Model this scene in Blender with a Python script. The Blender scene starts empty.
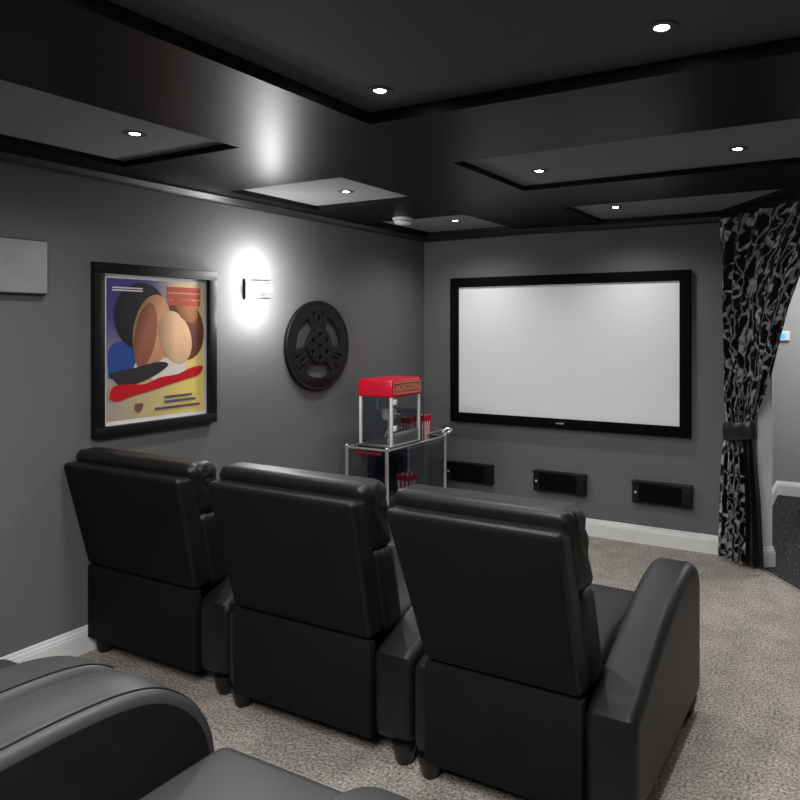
import bpy, bmesh, math, random
from math import sin, cos, pi, radians, sqrt
from mathutils import Vector, Matrix
from mathutils.geometry import tessellate_polygon
random.seed(4)
SC = bpy.context.scene
COL = SC.collection

# ------------------------------------------------------------------ helpers
def lin(c):
    return tuple(((v/255)/12.92 if v/255 <= .04045 else ((v/255+.055)/1.055)**2.4) for v in c)

def tag(o, label=None, cat=None, group=None, kind=None):
    if label: o['label'] = label
    if cat: o['category'] = cat
    if group: o['group'] = group
    if kind: o['kind'] = kind
    return o

def root(name, loc, label, cat, group=None, rz=0):
    o = bpy.data.objects.new(name, None); COL.objects.link(o)
    o.location = loc; o.rotation_euler = (0, 0, rz); o.empty_display_size = .05
    return tag(o, label, cat, group)

def obj(name, bm, mat, parent=None, smooth=True, label=None, world=False):
    """one mesh object; if world and parent, vertices are given in world space and moved into the parent's frame"""
    me = bpy.data.meshes.new(name)
    bmesh.ops.recalc_face_normals(bm, faces=bm.faces)
    if smooth is True:
        for f in bm.faces: f.smooth = len(f.verts) <= 8
        for e in bm.edges:
            if len(e.link_faces) == 2 and e.calc_face_angle(0) > radians(38): e.smooth = False
    bm.to_mesh(me); bm.free()
    o = bpy.data.objects.new(name, me); COL.objects.link(o)
    for m in (mat if isinstance(mat, (list, tuple)) else [mat]): me.materials.append(m)
    if parent:
        o.parent = parent
        if world:
            M = (Matrix.Translation(parent.location) @ parent.rotation_euler.to_matrix().to_4x4()).inverted()
            if parent.parent is not None:
                pp = parent.parent
                M = (Matrix.Translation(pp.location) @ pp.rotation_euler.to_matrix().to_4x4()).inverted()
            me.transform(M)
    if label: o['label'] = label
    return o

def struct(name, bm, mat, smooth=False):
    o = obj(name, bm, mat, None, smooth); o['kind'] = 'structure'; return o

def merge(dst, src):
    me = bpy.data.meshes.new('tmp'); src.to_mesh(me); src.free(); dst.from_mesh(me); bpy.data.meshes.remove(me)

def box(bm, x0, x1, y0, y1, z0, z1, bev=0, seg=2, mi=0):
    t = bmesh.new()
    bmesh.ops.create_cube(t, size=1)
    for v in t.verts:
        v.co = Vector(((x0+x1)/2+v.co.x*(x1-x0), (y0+y1)/2+v.co.y*(y1-y0), (z0+z1)/2+v.co.z*(z1-z0)))
    if bev: bmesh.ops.bevel(t, geom=t.edges[:], offset=bev, segments=seg, profile=.5, affect='EDGES')
    for f in t.faces: f.material_index = mi
    merge(bm, t); return bm

def bx(*a, **k): return box(bmesh.new(), *a, **k)

def rbox(x0, x1, y0, y1, z0, z1, r, m=8, fn=None):
    """rounded box with m divisions between its round edges, deformable through fn(Vector, u) (u = -1..1 box coords)"""
    bm = bmesh.new()
    c = Vector(((x0+x1)/2, (y0+y1)/2, (z0+z1)/2)); h = Vector(((x1-x0)/2, (y1-y0)/2, (z1-z0)/2))
    r = min(r, h.x*.98, h.y*.98, h.z*.98)
    def samples(a):
        cor = [math.tan(k*pi/4/3)*r for k in range(1, 4)]
        mid = [-(a-r)+2*(a-r)*k/m for k in range(m+1)]
        return [-(a-r)-q for q in reversed(cor)] + mid + [(a-r)+q for q in cor]
    S = [samples(h.x), samples(h.y), samples(h.z)]
    for ax in range(3):
        u, v = (ax+1) % 3, (ax+2) % 3
        for s in (-1, 1):
            g = []
            for a in S[u]:
                row = []
                for b in S[v]:
                    p = Vector((0, 0, 0)); p[ax] = s*h[ax]; p[u] = a; p[v] = b
                    row.append(bm.verts.new(p))
                g.append(row)
            for i in range(len(S[u])-1):
                for j in range(len(S[v])-1):
                    bm.faces.new((g[i][j], g[i+1][j], g[i+1][j+1], g[i][j+1]))
    bmesh.ops.remove_doubles(bm, verts=bm.verts[:], dist=1e-5)
    for v in bm.verts:
        p = v.co; q = Vector([max(-(h[k]-r), min(h[k]-r, p[k])) for k in range(3)])
        d = p-q
        if d.length > 1e-9: p = q+d.normalized()*r
        u = Vector((p.x/h.x, p.y/h.y, p.z/h.z))
        w = p+c
        v.co = fn(w, u) if fn else w
    return bm

def tube(bm, pts, r, n=8, closed=False):
    pts = [Vector(p) for p in pts]; N = len(pts); rings = []
    up = Vector((0, 0, 1))
    prev = None
    for i in range(N):
        if closed: d = (pts[(i+1) % N]-pts[i-1])
        else: d = pts[min(i+1, N-1)]-pts[max(i-1, 0)]
        d.normalize()
        a = prev if prev is not None else (up if abs(d.dot(up)) < .95 else Vector((1, 0, 0)))
        a = (a-d*a.dot(d)).normalized(); b = d.cross(a); prev = a
        rr = r[i] if isinstance(r, (list, tuple)) else r
        rings.append([bm.verts.new(pts[i]+(a*cos(2*pi*k/n)+b*sin(2*pi*k/n))*rr) for k in range(n)])
    M = N if closed else N-1
    for i in range(M):
        A, B = rings[i], rings[(i+1) % N]
        for k in range(n): bm.faces.new((A[k], A[(k+1) % n], B[(k+1) % n], B[k]))
    if not closed:
        bm.faces.new(rings[0]); bm.faces.new(rings[-1])
    return bm

def lathe(bm, prof, n=24, M=None, cap=True):
    """prof: (radius, height) list, about z; M places it"""
    rings = []
    M = M or Matrix.Identity(4)
    for r, z in prof:
        if r < 1e-6: rings.append([bm.verts.new(M @ Vector((0, 0, z)))])
        else: rings.append([bm.verts.new(M @ Vector((r*cos(2*pi*k/n), r*sin(2*pi*k/n), z))) for k in range(n)])
    for A, B in zip(rings, rings[1:]):
        for k in range(n):
            q = [A[k % len(A)], A[(k+1) % len(A)], B[(k+1) % len(B)], B[k % len(B)]]
            q = [v for i, v in enumerate(q) if v not in q[:i]]
            if len(q) > 2: bm.faces.new(q)
    for ring in ((rings[0], rings[-1]) if cap else ()):
        if len(ring) > 2: bm.faces.new(ring)
    return bm

def smooth_path(pts, n=6):
    P = [Vector(p) for p in pts]; out = []
    for i in range(len(P)-1):
        p0 = P[max(i-1, 0)]; p1 = P[i]; p2 = P[i+1]; p3 = P[min(i+2, len(P)-1)]
        for k in range(n):
            t = k/n
            out.append(.5*((2*p1)+(p2-p0)*t+(2*p0-5*p1+4*p2-p3)*t*t+(3*p1-p0-3*p2+p3)*t**3))
    out.append(P[-1]); return out

def pillow(prof, x0, x1, r, seg=5, bm=None):
    """extrude a closed (y,z) profile along x with round edges of radius r on both sides"""
    bm = bm or bmesh.new()
    P = [Vector((p[0], p[1])) for p in prof]; N = len(P)
    area = sum(P[i].x*P[(i+1) % N].y-P[(i+1) % N].x*P[i].y for i in range(N))
    s = 1 if area > 0 else -1
    nor = []
    for i in range(N):
        d = (P[(i+1) % N]-P[i-1]).normalized(); nor.append(Vector((d.y, -d.x))*s)
    layers = []
    for k in range(seg+1):
        a = pi/2*k/seg; layers.append((x0+r*(1-sin(a)), r*(1-cos(a))))
    layers = layers[::-1]                       # from the outer face (fully inset) to the full outline
    layers = [(x0+r*(1-cos(pi/2*k/seg)), r*(1-sin(pi/2*k/seg))) for k in range(seg+1)]
    layers += [(x1-r*(1-cos(pi/2*k/seg)), r*(1-sin(pi/2*k/seg))) for k in range(seg, -1, -1)]
    layers = [(layers[0][0], layers[0][1]+.005)]+layers+[(layers[-1][0], layers[-1][1]+.005)]
    rings = [[bm.verts.new((x, (P[i]-nor[i]*ins).x, (P[i]-nor[i]*ins).y)) for i in range(N)] for x, ins in layers]
    for A, B in zip(rings, rings[1:]):
        for i in range(N): bm.faces.new((A[i], A[(i+1) % N], B[(i+1) % N], B[i]))
    bm.faces.new(rings[0]); bm.faces.new(rings[-1])
    return bm

def ribbon_pad(path, nor_up, th, x0, x1, r):
    """a padded strip lying along a (y,z) path"""
    P = [Vector((p[0], p[1])) for p in path]; top = []; bot = []
    for i in range(len(P)):
        d = (P[min(i+1, len(P)-1)]-P[max(i-1, 0)]).normalized(); n = Vector((-d.y, d.x))*nor_up
        top.append(P[i]+n*th); bot.append(P[i]-n*.02)
    return pillow([(p.x, p.y) for p in top]+[(p.x, p.y) for p in reversed(bot)], x0, x1, r, 4)

def curve_fill(splines, depth, bevel=0):
    """closed 2-D outlines (holes allowed) -> solid bmesh in xy, thickness along z"""
    cu = bpy.data.curves.new('tmpc', 'CURVE'); cu.dimensions = '2D'; cu.fill_mode = 'BOTH'
    cu.extrude = max(depth/2-bevel, 1e-4); cu.bevel_depth = bevel; cu.bevel_resolution = 2
    if bevel: cu.offset = -bevel
    for s in splines:
        sp = cu.splines.new('POLY'); sp.points.add(len(s)-1); sp.use_cyclic_u = True
        for p, q in zip(sp.points, s): p.co = (q[0], q[1], 0, 1)
    o = bpy.data.objects.new('tmpc', cu); COL.objects.link(o)
    bpy.context.view_layer.update()
    me = bpy.data.meshes.new_from_object(o.evaluated_get(bpy.context.evaluated_depsgraph_get()))
    bpy.data.objects.remove(o); bpy.data.curves.remove(cu)
    bm = bmesh.new(); bm.from_mesh(me); bpy.data.meshes.remove(me)
    bmesh.ops.remove_doubles(bm, verts=bm.verts[:], dist=1e-5)
    return bm

def text_bm(txt, size, depth, shear=0, bold=0):
    cu = bpy.data.curves.new('tmpt', 'FONT'); cu.body = txt; cu.size = size; cu.extrude = depth; cu.offset = bold
    cu.align_x = 'CENTER'; cu.align_y = 'CENTER'; cu.shear = shear; cu.resolution_u = 3
    o = bpy.data.objects.new('tmpt', cu); COL.objects.link(o)
    bpy.context.view_layer.update()
    me = bpy.data.meshes.new_from_object(o.evaluated_get(bpy.context.evaluated_depsgraph_get()))
    bpy.data.objects.remove(o); bpy.data.curves.remove(cu)
    bm = bmesh.new(); bm.from_mesh(me); bpy.data.meshes.remove(me); return bm

def copy_tree(o, parent=None):
    c = o.copy(); COL.objects.link(c)
    if parent: c.parent = parent
    for ch in list(o.children): copy_tree(ch, c)
    return c

# ------------------------------------------------------------------ materials
class Mat:
    def __init__(s, name):
        s.m = bpy.data.materials.new(name); s.m.use_nodes = True
        s.t = s.m.node_tree; s.b = s.t.nodes['Principled BSDF']
    def n(s, typ, **kw):
        nd = s.t.nodes.new(typ)
        for k, v in kw.items():
            if k in nd.inputs: nd.inputs[k].default_value = v
            else: setattr(nd, k, v)
        return nd
    def l(s, a, b): s.t.links.new(a, b)
    def setp(s, **kw):
        for k, v in kw.items(): s.b.inputs[k].default_value = v

def mat(name, col, rough=.5, metal=0, spec=.5, var=.06, scale=6, bump=0, bscale=80, coat=0):
    """base colour gently varied by noise, optional fine bump"""
    M = Mat(name); M.setp(Roughness=rough, Metallic=metal)
    M.b.inputs['Specular IOR Level'].default_value = spec
    if coat: M.b.inputs['Coat Weight'].default_value = coat
    tc = M.n('ShaderNodeTexCoord'); nz = M.n('ShaderNodeTexNoise', Scale=scale, Detail=3.0)
    M.l(tc.outputs['Object'], nz.inputs['Vector'])
    r = M.n('ShaderNodeValToRGB')
    r.color_ramp.elements[0].color = (*[c*(1-var) for c in col], 1); r.color_ramp.elements[1].color = (*[min(1, c*(1+var)) for c in col], 1)
    r.color_ramp.elements[0].position = .35; r.color_ramp.elements[1].position = .65
    M.l(nz.outputs['Fac'], r.inputs['Fac']); M.l(r.outputs['Color'], M.b.inputs['Base Color'])
    if bump:
        n2 = M.n('ShaderNodeTexNoise', Scale=bscale, Detail=3.0); M.l(tc.outputs['Object'], n2.inputs['Vector'])
        bp = M.n('ShaderNodeBump', Strength=bump, Distance=.004); M.l(n2.outputs['Fac'], bp.inputs['Height'])
        M.l(bp.outputs['Normal'], M.b.inputs['Normal'])
    return M.m

def emit_mat(name, col, strength):
    M = Mat(name); M.setp(**{'Base Color': (*col, 1), 'Emission Color': (*col, 1), 'Emission Strength': strength}); return M.m

def glass_mat(name, tint, refl=.12, rough=.03):
    M = Mat(name)
    tr = M.n('ShaderNodeBsdfTransparent'); tr.inputs['Color'].default_value = (*tint, 1)
    gl = M.n('ShaderNodeBsdfGlossy', Roughness=rough)
    lw = M.n('ShaderNodeFresnel', IOR=1.45); mx = M.n('ShaderNodeMixShader')
    ad = M.n('ShaderNodeMath', operation='MULTIPLY'); ad.inputs[1].default_value = refl*8
    ge = M.n('ShaderNodeNewGeometry'); inv = M.n('ShaderNodeMath', operation='SUBTRACT'); inv.inputs[0].default_value = 1; M.l(ge.outputs['Backfacing'], inv.inputs[1])
    m3 = M.n('ShaderNodeMath', operation='MULTIPLY'); M.l(ad.outputs[0], m3.inputs[0]); M.l(inv.outputs[0], m3.inputs[1])
    M.l(lw.outputs['Fac'], ad.inputs[0]); M.l(m3.outputs[0], mx.inputs['Fac'])
    M.l(tr.outputs[0], mx.inputs[1]); M.l(gl.outputs[0], mx.inputs[2])
    M.l(mx.outputs[0], M.t.nodes['Material Output'].inputs['Surface']); return M.m

wall_m = mat('wall_paint', lin((105, 105, 105)), .75, spec=.25, var=.03, scale=1.5, bump=.05, bscale=250)
soffit_m = mat('soffit_gloss_black', (.006, .006, .006), .40, spec=.07, var=.1, scale=2)
black_trim = mat('trim_black', (.004, .004, .004), .45, spec=.3)
crown_m = mat('crown_black', (.014, .014, .014), .35, spec=.5)
panel_m = mat('coffer_grey', (.2, .2, .2), .8, spec=.2, var=.03)
tray_m = mat('tray_grey', (.085, .085, .085), .75, spec=.2, var=.04)
white_trim = mat('trim_white', (.72, .72, .71), .45, var=.02)
leather = mat('black_leather', (.0055, .0055, .0055), .45, spec=.38, var=.15, scale=4, bump=.12, bscale=220)
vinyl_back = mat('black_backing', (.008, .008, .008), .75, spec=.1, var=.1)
leather_fg = mat('lit_leather', (.036, .037, .037), .42, spec=.5, var=.08, scale=3, bump=.10, bscale=260)  # lighter than the front row leather: overhead sheen put into the base colour
piping_m = mat('piping_black', (.003, .003, .003), .6, spec=.2)
foot_m = mat('dark_wood_foot', (.006, .005, .005), .35)
chrome = mat('chrome', (.80, .81, .82), .28, .85, var=.03)
steel = mat('brushed_steel', (.45, .45, .46), .35, 1, var=.05, scale=20)
satin_white = mat('white_plastic', (.7, .7, .7), .4, var=.02)
black_plastic = mat('black_plastic', (.005, .005, .005), .35, spec=.4)
black_frame = mat('black_lacquer', (.003, .003, .003), .5, spec=.3)
velvet_frame = mat('screen_border', (.002, .002, .002), .9, spec=.1)
red_m = mat('red_enamel', lin((196, 12, 42)), .32, var=.06, coat=.3)
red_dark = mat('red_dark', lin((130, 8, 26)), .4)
gold_m = mat('gold_letter', lin((196, 140, 96)), .4)
screen_m = mat('screen_white', (.80, .80, .80), .85, spec=.1, var=.008, scale=.8)
grey_speaker = mat('grey_grille', (.27, .27, .27), .8, spec=.2, bump=.1, bscale=400)
reel_m = mat('reel_black', (.004, .004, .004), .5, spec=.25)
hall_wall = mat('hall_paint', (.34, .34, .34), .7, spec=.2, var=.03, scale=2)
jamb_m = mat('jamb_paint', (.8, .8, .8), .6)
hall_white = mat('hall_ceiling_paint', (.7, .7, .7), .8)
glass_clear = glass_mat('clear_glass', (.93, .95, .96))
glass_smoke = glass_mat('smoked_glass', (.74, .77, .80), .08)
glass_dark = glass_mat('dark_smoked_glass', (.5, .53, .62), .08)
lamp_lens = emit_mat('downlight_lens', (1, .98, .95), 40)
sconce_glow = emit_mat('sconce_glow', (1, .99, .98), 26)
lcd = emit_mat('thermostat_lcd', (.03, .30, 1), 1.6)
led = emit_mat('led_white', (.35, .37, .4), .12)
tie_m = mat('black_satin', (.012, .012, .015), .33, spec=.6, bump=.1, bscale=40)
rubber_m = None
corn_m = mat('popcorn_cream', lin((238, 214, 150)), .8, var=.15, scale=60)
box_white = mat('paper_white', (.72, .70, .68), .6)

def carpet():
    M = Mat('carpet_pile'); M.setp(Roughness=.95); M.b.inputs['Specular IOR Level'].default_value = .05
    tc = M.n('ShaderNodeTexCoord')
    n1 = M.n('ShaderNodeTexNoise', Scale=95.0, Detail=3.0, Roughness=.7); n2 = M.n('ShaderNodeTexNoise', Scale=7.0, Detail=3.0)
    n3 = M.n('ShaderNodeTexNoise', Scale=38.0, Detail=2.0)
    for n in (n1, n2, n3): M.l(tc.outputs['Object'], n.inputs['Vector'])
    r = M.n('ShaderNodeValToRGB')
    e = r.color_ramp.elements
    e[0].position = .34; e[0].color = (.125, .108, .094, 1); e[1].position = .66; e[1].color = (.60, .545, .495, 1)
    M.l(n1.outputs['Fac'], r.inputs['Fac'])
    r2 = M.n('ShaderNodeValToRGB'); e = r2.color_ramp.elements
    e[0].position = .3; e[0].color = (.74, .74, .74, 1); e[1].position = .7; e[1].color = (1, 1, 1, 1)
    M.l(n2.outputs['Fac'], r2.inputs['Fac'])
    mx = M.n('ShaderNodeMix', data_type='RGBA', blend_type='MULTIPLY'); mx.inputs['Factor'].default_value = 1
    M.l(r.outputs['Color'], mx.inputs[6]); M.l(r2.outputs['Color'], mx.inputs[7]); M.l(mx.outputs[2], M.b.inputs['Base Color'])
    ad = M.n('ShaderNodeMath', operation='ADD'); M.l(n1.outputs['Fac'], ad.inputs[0]); M.l(n3.outputs['Fac'], ad.inputs[1])
    bp = M.n('ShaderNodeBump', Strength=.7, Distance=.012); M.l(ad.outputs[0], bp.inputs['Height']); M.l(bp.outputs['Normal'], M.b.inputs['Normal'])
    return M.m
carpet_m = carpet()

def speckled_rubber():
    M = Mat('speckled_rubber'); M.setp(Roughness=.5); M.b.inputs['Specular IOR Level'].default_value = .25
    tc = M.n('ShaderNodeTexCoord'); n1 = M.n('ShaderNodeTexNoise', Scale=48.0, Detail=1.0)
    M.l(tc.outputs['Object'], n1.inputs['Vector'])
    r = M.n('ShaderNodeValToRGB'); e = r.color_ramp.elements
    e[0].position = .62; e[0].color = (.003, .003, .003, 1); e[1].position = .72; e[1].color = (.14, .14, .14, 1)
    M.l(n1.outputs['Fac'], r.inputs['Fac']); M.l(r.outputs['Color'], M.b.inputs['Base Color']); return M.m
rubber_m = speckled_rubber()

def damask():
    M = Mat('damask_cloth'); M.setp(Roughness=.5); M.b.inputs['Specular IOR Level'].default_value = .3
    uv = M.n('ShaderNodeUVMap'); 
    mp = M.n('ShaderNodeMapping'); mp.inputs['Scale'].default_value = (1, .65, 1); M.l(uv.outputs[0], mp.inputs[0])
    nz = M.n('ShaderNodeTexNoise', Scale=7.0, Detail=1.5); M.l(mp.outputs[0], nz.inputs['Vector'])
    mx = M.n('ShaderNodeMix', data_type='VECTOR'); mx.inputs['Factor'].default_value = .12
    M.l(mp.outputs[0], mx.inputs[4]); M.l(nz.outputs['Color'], mx.inputs[5])
    vo = M.n('ShaderNodeTexVoronoi', Scale=7.5); vo.feature = 'F1'; M.l(mx.outputs[1], vo.inputs['Vector'])
    # curling leaf bands: rings around the warped cell centres, broken by a second noise
    wv = M.n('ShaderNodeMath', operation='MULTIPLY'); wv.inputs[1].default_value = 26; M.l(vo.outputs['Distance'], wv.inputs[0])
    sn = M.n('ShaderNodeMath', operation='SINE'); M.l(wv.outputs[0], sn.inputs[0])
    n2 = M.n('ShaderNodeTexNoise', Scale=15.0, Detail=3.0, Distortion=2.2); M.l(mp.outputs[0], n2.inputs['Vector'])
    m2 = M.n('ShaderNodeMath', operation='MULTIPLY_ADD'); m2.inputs[1].default_value = 4.2; m2.inputs[2].default_value = -2.45; M.l(n2.outputs['Fac'], m2.inputs[0])
    ad = M.n('ShaderNodeMath', operation='ADD'); M.l(sn.outputs[0], ad.inputs[0]); M.l(m2.outputs[0], ad.inputs[1])
    r = M.n('ShaderNodeValToRGB'); e = r.color_ramp.elements
    e[0].position = .15; e[0].color = (.003, .003, .004, 1); e[1].position = .75; e[1].color = (.56, .55, .56, 1)
    w2 = M.n('ShaderNodeTexWave', Scale=7.0, Distortion=10.0, Detail=2.0); w2.inputs['Detail Scale'].default_value = 1.6; M.l(mp.outputs[0], w2.inputs['Vector'])
    r2 = M.n('ShaderNodeValToRGB'); e2 = r2.color_ramp.elements
    e2[0].position = .80; e2[0].color = (0, 0, 0, 1); e2[1].position = .97; e2[1].color = (.30, .29, .295, 1)
    M.l(w2.outputs['Fac'], r2.inputs['Fac'])
    mm = M.n('ShaderNodeMix', data_type='RGBA', blend_type='LIGHTEN'); mm.inputs['Factor'].default_value = 1
    M.l(ad.outputs[0], r.inputs['Fac']); M.l(r.outputs['Color'], mm.inputs[6]); M.l(r2.outputs['Color'], mm.inputs[7]); M.l(mm.outputs[2], M.b.inputs['Base Color'])
    return M.m
damask_m = damask()

def attr_mat(name, rough):
    M = Mat(name); M.setp(Roughness=rough); M.b.inputs['Specular IOR Level'].default_value = .3
    a = M.n('ShaderNodeVertexColor', layer_name='Col'); 
    nz = M.n('ShaderNodeTexNoise', Scale=60.0, Detail=2.0); tc = M.n('ShaderNodeTexCoord'); M.l(tc.outputs['Object'], nz.inputs['Vector'])
    r = M.n('ShaderNodeValToRGB'); r.color_ramp.elements[0].color = (.82, .82, .82, 1); r.color_ramp.elements[1].color = (1, 1, 1, 1)
    M.l(nz.outputs['Fac'], r.inputs['Fac'])
    mx = M.n('ShaderNodeMix', data_type='RGBA', blend_type='MULTIPLY'); mx.inputs['Factor'].default_value = 1
    M.l(a.outputs['Color'], mx.inputs[6]); M.l(r.outputs['Color'], mx.inputs[7]); M.l(mx.outputs[2], M.b.inputs['Base Color']); return M.m
print_m = attr_mat('printed_paper', .45)

# ------------------------------------------------------------------ room shell
XR, YB = 4.1, -7.0                       # right wall, rear wall
D = Vector((.637, -.771, 0)); NRM = Vector((.771, .637, 0))     # doorway wall direction (into room), its outward normal
K0 = Vector((2.475, 0, 0)); J0 = K0+D*.182; J1 = J0+NRM*.10; E0 = K0+D*1.15; E1 = K0+D*((XR-2.475)/.637)
ZS, ZR, ZT, ZH = 2.23, 2.257, 2.272, 2.06

def poly(bm, pts, z=None):
    return bm.faces.new([bm.verts.new((p[0], p[1], z if z is not None else p[2])) for p in pts])

def wall_strip(pts, z0, z1):
    bm = bmesh.new()
    for a, b in zip(pts, pts[1:]):
        bm.faces.new([bm.verts.new((p[0], p[1], z)) for p, z in ((a, z0), (b, z0), (b, z1), (a, z1))])
    return bm

def slab(a, b, n, th, z0, z1):
    """a wall of thickness th on the n side of the line a-b"""
    a, b, n = Vector((a[0], a[1], 0)), Vector((b[0], b[1], 0)), Vector((n[0], n[1], 0)).normalized()*th
    bm = bmesh.new()
    lo = [bm.verts.new((*(p.xy), z0)) for p in (a, b, b+n, a+n)]; hi = [bm.verts.new((*(p.xy), z1)) for p in (a, b, b+n, a+n)]
    bm.faces.new(lo[::-1]); bm.faces.new(hi)
    for i in range(4): bm.faces.new((lo[i], lo[(i+1) % 4], hi[(i+1) % 4], hi[i]))
    return bm

bm = bmesh.new(); poly(bm, [(0, YB), (XR, YB), (E1.x, E1.y), (K0.x, K0.y), (0, 0)], 0)
struct('floor', bm, carpet_m)
bm = bmesh.new(); H0 = K0+NRM*.0; 
poly(bm, [(K0.x, K0.y), (E1.x, E1.y), (5.2, E1.y), (5.2, 2.0), (2.4, 2.0), (2.4, .09)], -.002)
tag(obj('floor_hall', bm, rubber_m, None, False), kind='structure')
struct('wall_left', slab((0, YB), (0, 0.1), (-1, 0), .1, 0, 2.4), wall_m)
struct('wall_back', slab((-.1, 0), (2.475, 0), (0, 1), .1, 0, 2.4), wall_m)
struct('wall_right', slab((XR, YB), (XR, E1.y), (1, 0), .1, 0, 2.4), wall_m)
struct('wall_rear', slab((-.1, YB), (XR+.1, YB), (0, -1), .1, 0, 2.4), wall_m)
struct('wall_jamb', slab(K0, J0, NRM, .10, 0, 2.4), jamb_m)
bm = slab(J0, E0, NRM, .10, ZH, 2.4); merge(bm, slab(E0, E1, NRM, .10, 0, 2.4))
struct('wall_doorway', bm, hall_wall)
struct('wall_hall_left', slab((2.492, .1), (2.472, 2.0), (-1, 0), .08, 0, 2.4), hall_wall)
struct('wall_hall_back', slab((2.40, 1.95), (5.2, 1.95), (0, 1), .1, 0, 2.4), hall_wall)
struct('wall_hall_right', slab((5.2, E1.y), (5.2, 2.05), (1, 0), .1, 0, 2.4), hall_wall)
struct('wall_hall_near', slab((XR+.1, E1.y-.02), (5.3, E1.y-.02), (0, -1), .1, 0, 2.4), hall_wall)
bm = bmesh.new(); A = K0+NRM*.1
poly(bm, [(A.x, A.y), (E1.x+.06, E1.y+.1), (5.2, E1.y), (5.2, 2.0), (2.4, 2.0), (2.4, .1)], 2.42)
tag(obj('ceiling_hall', bm, hall_white, None, False), kind='structure')

# ceiling: black gloss soffit pierced by shallow coffers and a large tray
coffers = [
    [(.19, -4.6), (.935, -4.6), (.935, -2.73), (.19, -2.73)],
    [(.15, -2.10), (.925, -2.10), (.925, -1.42), (.15, -1.42)],
    [(.10, -.84), (.88, -.84), (.88, -.075), (.10, -.075)],
    [(1.565, -2.105), (3.3, -2.105), (3.3, -1.375), (1.565, -1.375)],
    [(1.545, -.79), (2.90, -.79), (2.335, -.05), (1.545, -.05)],
]
tray = [(1.61, -6.4), (3.6, -6.4), (3.6, -2.745), (1.61, -2.745)]
outer = [(0, YB), (XR, YB), (E1.x, E1.y), (K0.x, K0.y), (0, 0)]
loops = [[Vector((p[0], p[1], 0)) for p in q] for q in [outer]+coffers+[tray]]
flat = [p for l in loops for p in l]
bm = bmesh.new(); vs = [bm.verts.new((p.x, p.y, ZS)) for p in flat]
for t in tessellate_polygon(loops):
    try: bm.faces.new([vs[i] for i in t])
    except ValueError: pass
struct('ceiling', bm, soffit_m)
for q, z in [(c, ZR) for c in coffers]+[(tray, ZT)]:
    bm = bmesh.new(); poly(bm, q, z)
    struct('ceiling_coffer' if z == ZR else 'ceiling_tray', bm, panel_m if z == ZR else tray_m)
k = 1
for q, z in [(c, ZR) for c in coffers]+[(tray, ZT)]:
    struct('trim_%d' % k, wall_strip(q+[q[0]], ZS, z), black_trim); k += 1

def moulding(a, b, inward, prof, mat_, name, ext0=0, ext1=0):
    """profile (out, z) swept along a-b; inward = direction into the room"""
    a = Vector((a[0], a[1], 0)); b = Vector((b[0], b[1], 0)); d = (b-a).normalized(); n = Vector((inward[0], inward[1], 0)).normalized()
    bm = bmesh.new(); rings = []
    for P, e in ((a, ext0), (b, ext1)):
        rings.append([bm.verts.new(P+d*(e*o)+n*o+Vector((0, 0, z))) for o, z in prof])
    N = len(prof)
    for i in range(N): bm.faces.new((rings[0][i], rings[1][i], rings[1][(i+1) % N], rings[0][(i+1) % N]))
    bm.faces.new(rings[0]); bm.faces.new(rings[1])
    return struct(name, bm, mat_)
crown = [(0, 2.188), (.008, 2.188), (.010, 2.194), (.018, 2.200), (.028, 2.214), (.034, 2.222), (.040, 2.224), (.040, ZS), (0, ZS)]
base_p = [(0, 0), (.016, 0), (.016, .086), (.0135, .094), (.0135, .100), (.009, .108), (.007, .118), (.003, .122), (0, .122)]
moulding((0, YB), (0, 0), (1, 0), crown, crown_m, 'trim_7', 0, -1)
moulding((0, 0), (K0.x, 0), (0, -1), crown, crown_m, 'trim_8', 1, -.3)
moulding(K0, E1, -NRM, crown, crown_m, 'trim_9', .3, 0)
moulding((0, YB), (0, 0), (1, 0), base_p, white_trim, 'baseboard_left', 0, -1)
moulding((0, 0), (K0.x, 0), (0, -1), base_p, white_trim, 'baseboard_back', 1, -.3)
moulding(K0, J0, -NRM, base_p, white_trim, 'baseboard_doorway', .3, .8)
moulding(J0, J1, D, base_p, white_trim, 'baseboard_jamb', -.8, .8)
moulding((2.492, .1), (2.472, 1.95), (1, 0), base_p, white_trim, 'baseboard_hall_left')
moulding((2.472, 1.95), (5.2, 1.95), (0, -1), base_p, white_trim, 'baseboard_hall_back')
bm = slab(J0-NRM*.004, E0-NRM*.004, NRM, .014, 0.0, .005)
struct('trim_10', bm, steel)

# ------------------------------------------------------------------ ceiling fixtures
def spot(name, loc, power, angle=150, blend=.9, rad=.05, parent=None):
    L = bpy.data.lights.new(name, 'SPOT'); L.energy = power; L.spot_size = radians(angle); L.spot_blend = blend
    L.shadow_soft_size = rad; L.color = (1, .995, .99)
    o = bpy.data.objects.new(name, L); COL.objects.link(o); o.location = loc
    if parent: o.parent = parent
    return o
def make_downlight(loc, label, power):
    r = root('recessed_downlight', loc, label, 'ceiling light', 'recessed ceiling downlights')
    b = bmesh.new(); lathe(b, [(.019, -.001), (.021, -.003), (.036, -.004), (.042, -.003), (.043, 0), (.019, 0)], 28, None, False)
    obj('trim_ring', b, tray_m, r)
    b = bmesh.new(); lathe(b, [(0, -.0045), (.008, -.0045), (.015, -.003), (.020, -.001)], 20)
    obj('lens', b, lamp_lens, r, label='bright glowing lens')
    spot('lamp', (0, 0, -.02), power, parent=r)
    return r
P1 = 25
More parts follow.
